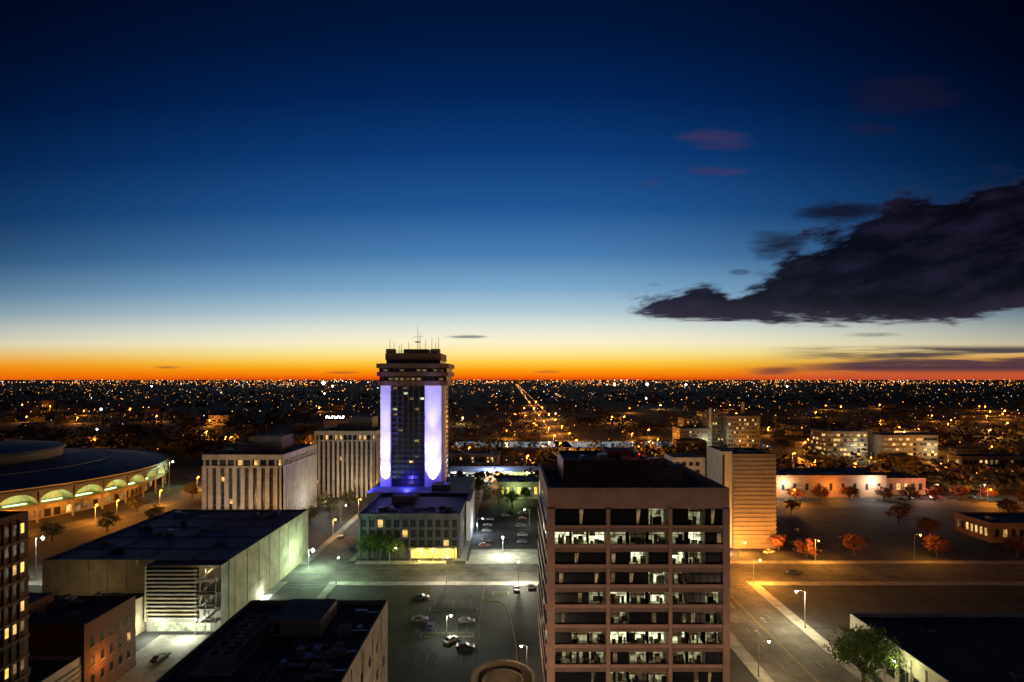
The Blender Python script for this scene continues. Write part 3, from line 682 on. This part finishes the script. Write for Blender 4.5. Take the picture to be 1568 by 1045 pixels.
def noise(us,vs,off,scale,detail=6,rough=.6,skew=0):
    cb=N.new('ShaderNodeCombineXYZ'); Lk.new(M('MULTIPLY',u,us),cb.inputs[0]); Lk.new(M('ADD',M('MULTIPLY',v,vs),M('MULTIPLY',u,skew)),cb.inputs[1]); cb.inputs[2].default_value=off
    n=N.new('ShaderNodeTexNoise'); n.inputs['Scale'].default_value=scale; n.inputs['Detail'].default_value=detail; n.inputs['Roughness'].default_value=rough
    Lk.new(cb.outputs[0],n.inputs['Vector']); return n.outputs['Fac']
dy=M('MAXIMUM',sp.outputs[1],.25); u=M('DIVIDE',sp.outputs[0],dy); v=M('MAXIMUM',M('DIVIDE',sp.outputs[2],dy),0)
u2=M('MULTIPLY',u,u)
vv=M('MULTIPLY',v,M('ADD',1,M('MULTIPLY',u2,.08)))
st=[(0,(222,78,6)),(.005,(248,112,6)),(.017,(255,162,18)),(.03,(255,205,70)),(.046,(255,232,148)),(.066,(252,243,206)),(.09,(226,230,218)),(.12,(176,202,215)),(.16,(124,168,202)),(.22,(72,124,176)),(.3,(32,86,148)),(.4,(12,58,118)),(.5,(3,36,88)),(.6,(1,24,64)),(.69,(1,17,50))]
col=ramp(M('DIVIDE',vv,.7),[(p/.7,lin(c)) for p,c in st])
right=SM(u,-.05,.25)
k=M('ADD',.72,M('MULTIPLY',right,.65))
fac=M('EXPONENT',M('MULTIPLY',M('MULTIPLY',u2,k),M('MULTIPLY',-1,M('ADD',.3,M('MINIMUM',M('MULTIPLY',v,4),1)))))
cb=N.new('ShaderNodeCombineXYZ'); [Lk.new(fac,cb.inputs[i]) for i in range(3)]
col=mix(1.0,col,cb.outputs[0],'MULTIPLY')
wl_=M('MULTIPLY',SM(M('ABSOLUTE',u),.3,.95),M('SUBTRACT',1,SM(v,.015,.07)))
col=mix(M('MULTIPLY',wl_,.5),col,lin((250,122,10)))
rm=M('MULTIPLY',M('MULTIPLY',SM(u,.25,.7),M('SUBTRACT',1,SM(v,.0,.05))),.7)
col=mix(rm,col,lin((180,66,58)))
nb=noise(5.5,26,1.7,1.5,5,.58,-2)
def blob(uc,vc,ru,rv,a,c,off):
    global col
    d=M('ADD',M('POWER',M('ABSOLUTE',M('DIVIDE',M('SUBTRACT',u,uc),ru)),2),M('POWER',M('ABSOLUTE',M('DIVIDE',M('SUBTRACT',v,vc),rv)),2))
    m=SM(M('SUBTRACT',M('MULTIPLY',nb,2.6),d),.25,1.5)
    col=mix(M('MULTIPLY',m,a),col,c)
blob(.35,.418,.08,.022,.55,lin((66,52,88)),1); blob(.365,.366,.07,.010,.55,lin((68,52,90)),2); blob(.245,.345,.03,.010,.4,lin((54,56,100)),3)
blob(.69,.50,.12,.045,.4,lin((30,22,42)),4); blob(.63,.44,.05,.014,.35,lin((32,26,52)),5)
blob(.462,.235,.06,.030,.95,lin((24,26,46)),6); blob(.58,.292,.10,.024,.93,lin((20,21,38)),7); blob(.40,.188,.022,.006,.6,lin((50,60,95)),8); blob(.25,.166,.018,.004,.55,lin((70,90,130)),9)
top=ramp(u,[(p,(q,q,q)) for p,q in ((.17,.120),(.22,.138),(.27,.150),(.317,.166),(.42,.176),(.46,.195),(.50,.235),(.56,.268),(.63,.295),(.70,.335),(.78,.348),(.9,.372),(1,.38))])
bot=ramp(u,[(p,(q,q,q)) for p,q in ((.17,.117),(.25,.106),(.4,.102),(.6,.093),(.78,.093),(.84,.108),(.9,.12),(1,.13))])
cn=noise(5,15,0,1.4,8,.62,-3); cn2=noise(6,44,8,1.2,6,.62)
mt=SM(M('SUBTRACT',M('ADD',top,M('MULTIPLY',M('SUBTRACT',cn,.49),.20)),v),-.004,.026)
mb=SM(M('SUBTRACT',v,M('ADD',bot,M('MULTIPLY',M('SUBTRACT',cn2,.5),.075))),-.003,.012)
cm=M('MULTIPLY',M('MULTIPLY',mt,mb),SM(u,.18,.22))
ccol=mix(SM(cn,.40,.72),lin((8,7,16)),lin((30,26,46)))
ccol=mix(M('MULTIPLY',M('SUBTRACT',1,mt),.8),ccol,lin((44,54,94)))
ccol=mix(M('MULTIPLY',M('SUBTRACT',1,SM(M('SUBTRACT',v,bot),0,.05)),.6),ccol,lin((52,40,62)))
col=mix(M('MULTIPLY',cm,.98),col,ccol)
ln=noise(2.0,38,5,1.0,6,.58)
lm=M('MULTIPLY',M('MULTIPLY',SM(M('ADD',ln,M('MULTIPLY',SM(u,.6,.9),.08)),.40,.54),SM(u,.42,.62)),M('MULTIPLY',SM(v,.006,.02),M('SUBTRACT',1,SM(v,.052,.062))))
col=mix(M('MULTIPLY',lm,.9),col,lin((44,40,66)))
blob(.62,.078,.07,.006,.8,lin((40,38,60)),12); blob(-.08,.0745,.04,.003,.75,lin((90,95,115)),13); blob(-.605,.021,.03,.0035,.7,lin((110,60,40)),14); blob(-.30,.0115,.035,.003,.6,lin((150,70,40)),15); blob(.06,.013,.03,.003,.5,lin((160,80,40)),16); blob(.46,.014,.06,.010,.8,lin((100,52,60)),17)
back=SM(M('MULTIPLY',sp.outputs[1],-1),-.1,.8)
col=mix(M('MULTIPLY',back,.7),col,(.038,.031,.043))
Lk.new(col,bg.inputs[0])
L=bpy.data.lights.new('sun','SUN'); L.energy=.02; L.color=(1,.6,.3); L.angle=math.radians(3)
o=bpy.data.objects.new('sun',L); sc.collection.objects.link(o); o.rotation_euler=(math.radians(-88),0,0)
cam=bpy.data.cameras.new('camera'); cam.lens=20; cam.sensor_width=36; cam.shift_y=.0373; cam.clip_end=120000; cam.clip_start=.5
co=bpy.data.objects.new('camera',cam); sc.collection.objects.link(co); co.location=(0,0,67); co.rotation_euler=(math.radians(90),0,0); sc.camera=co
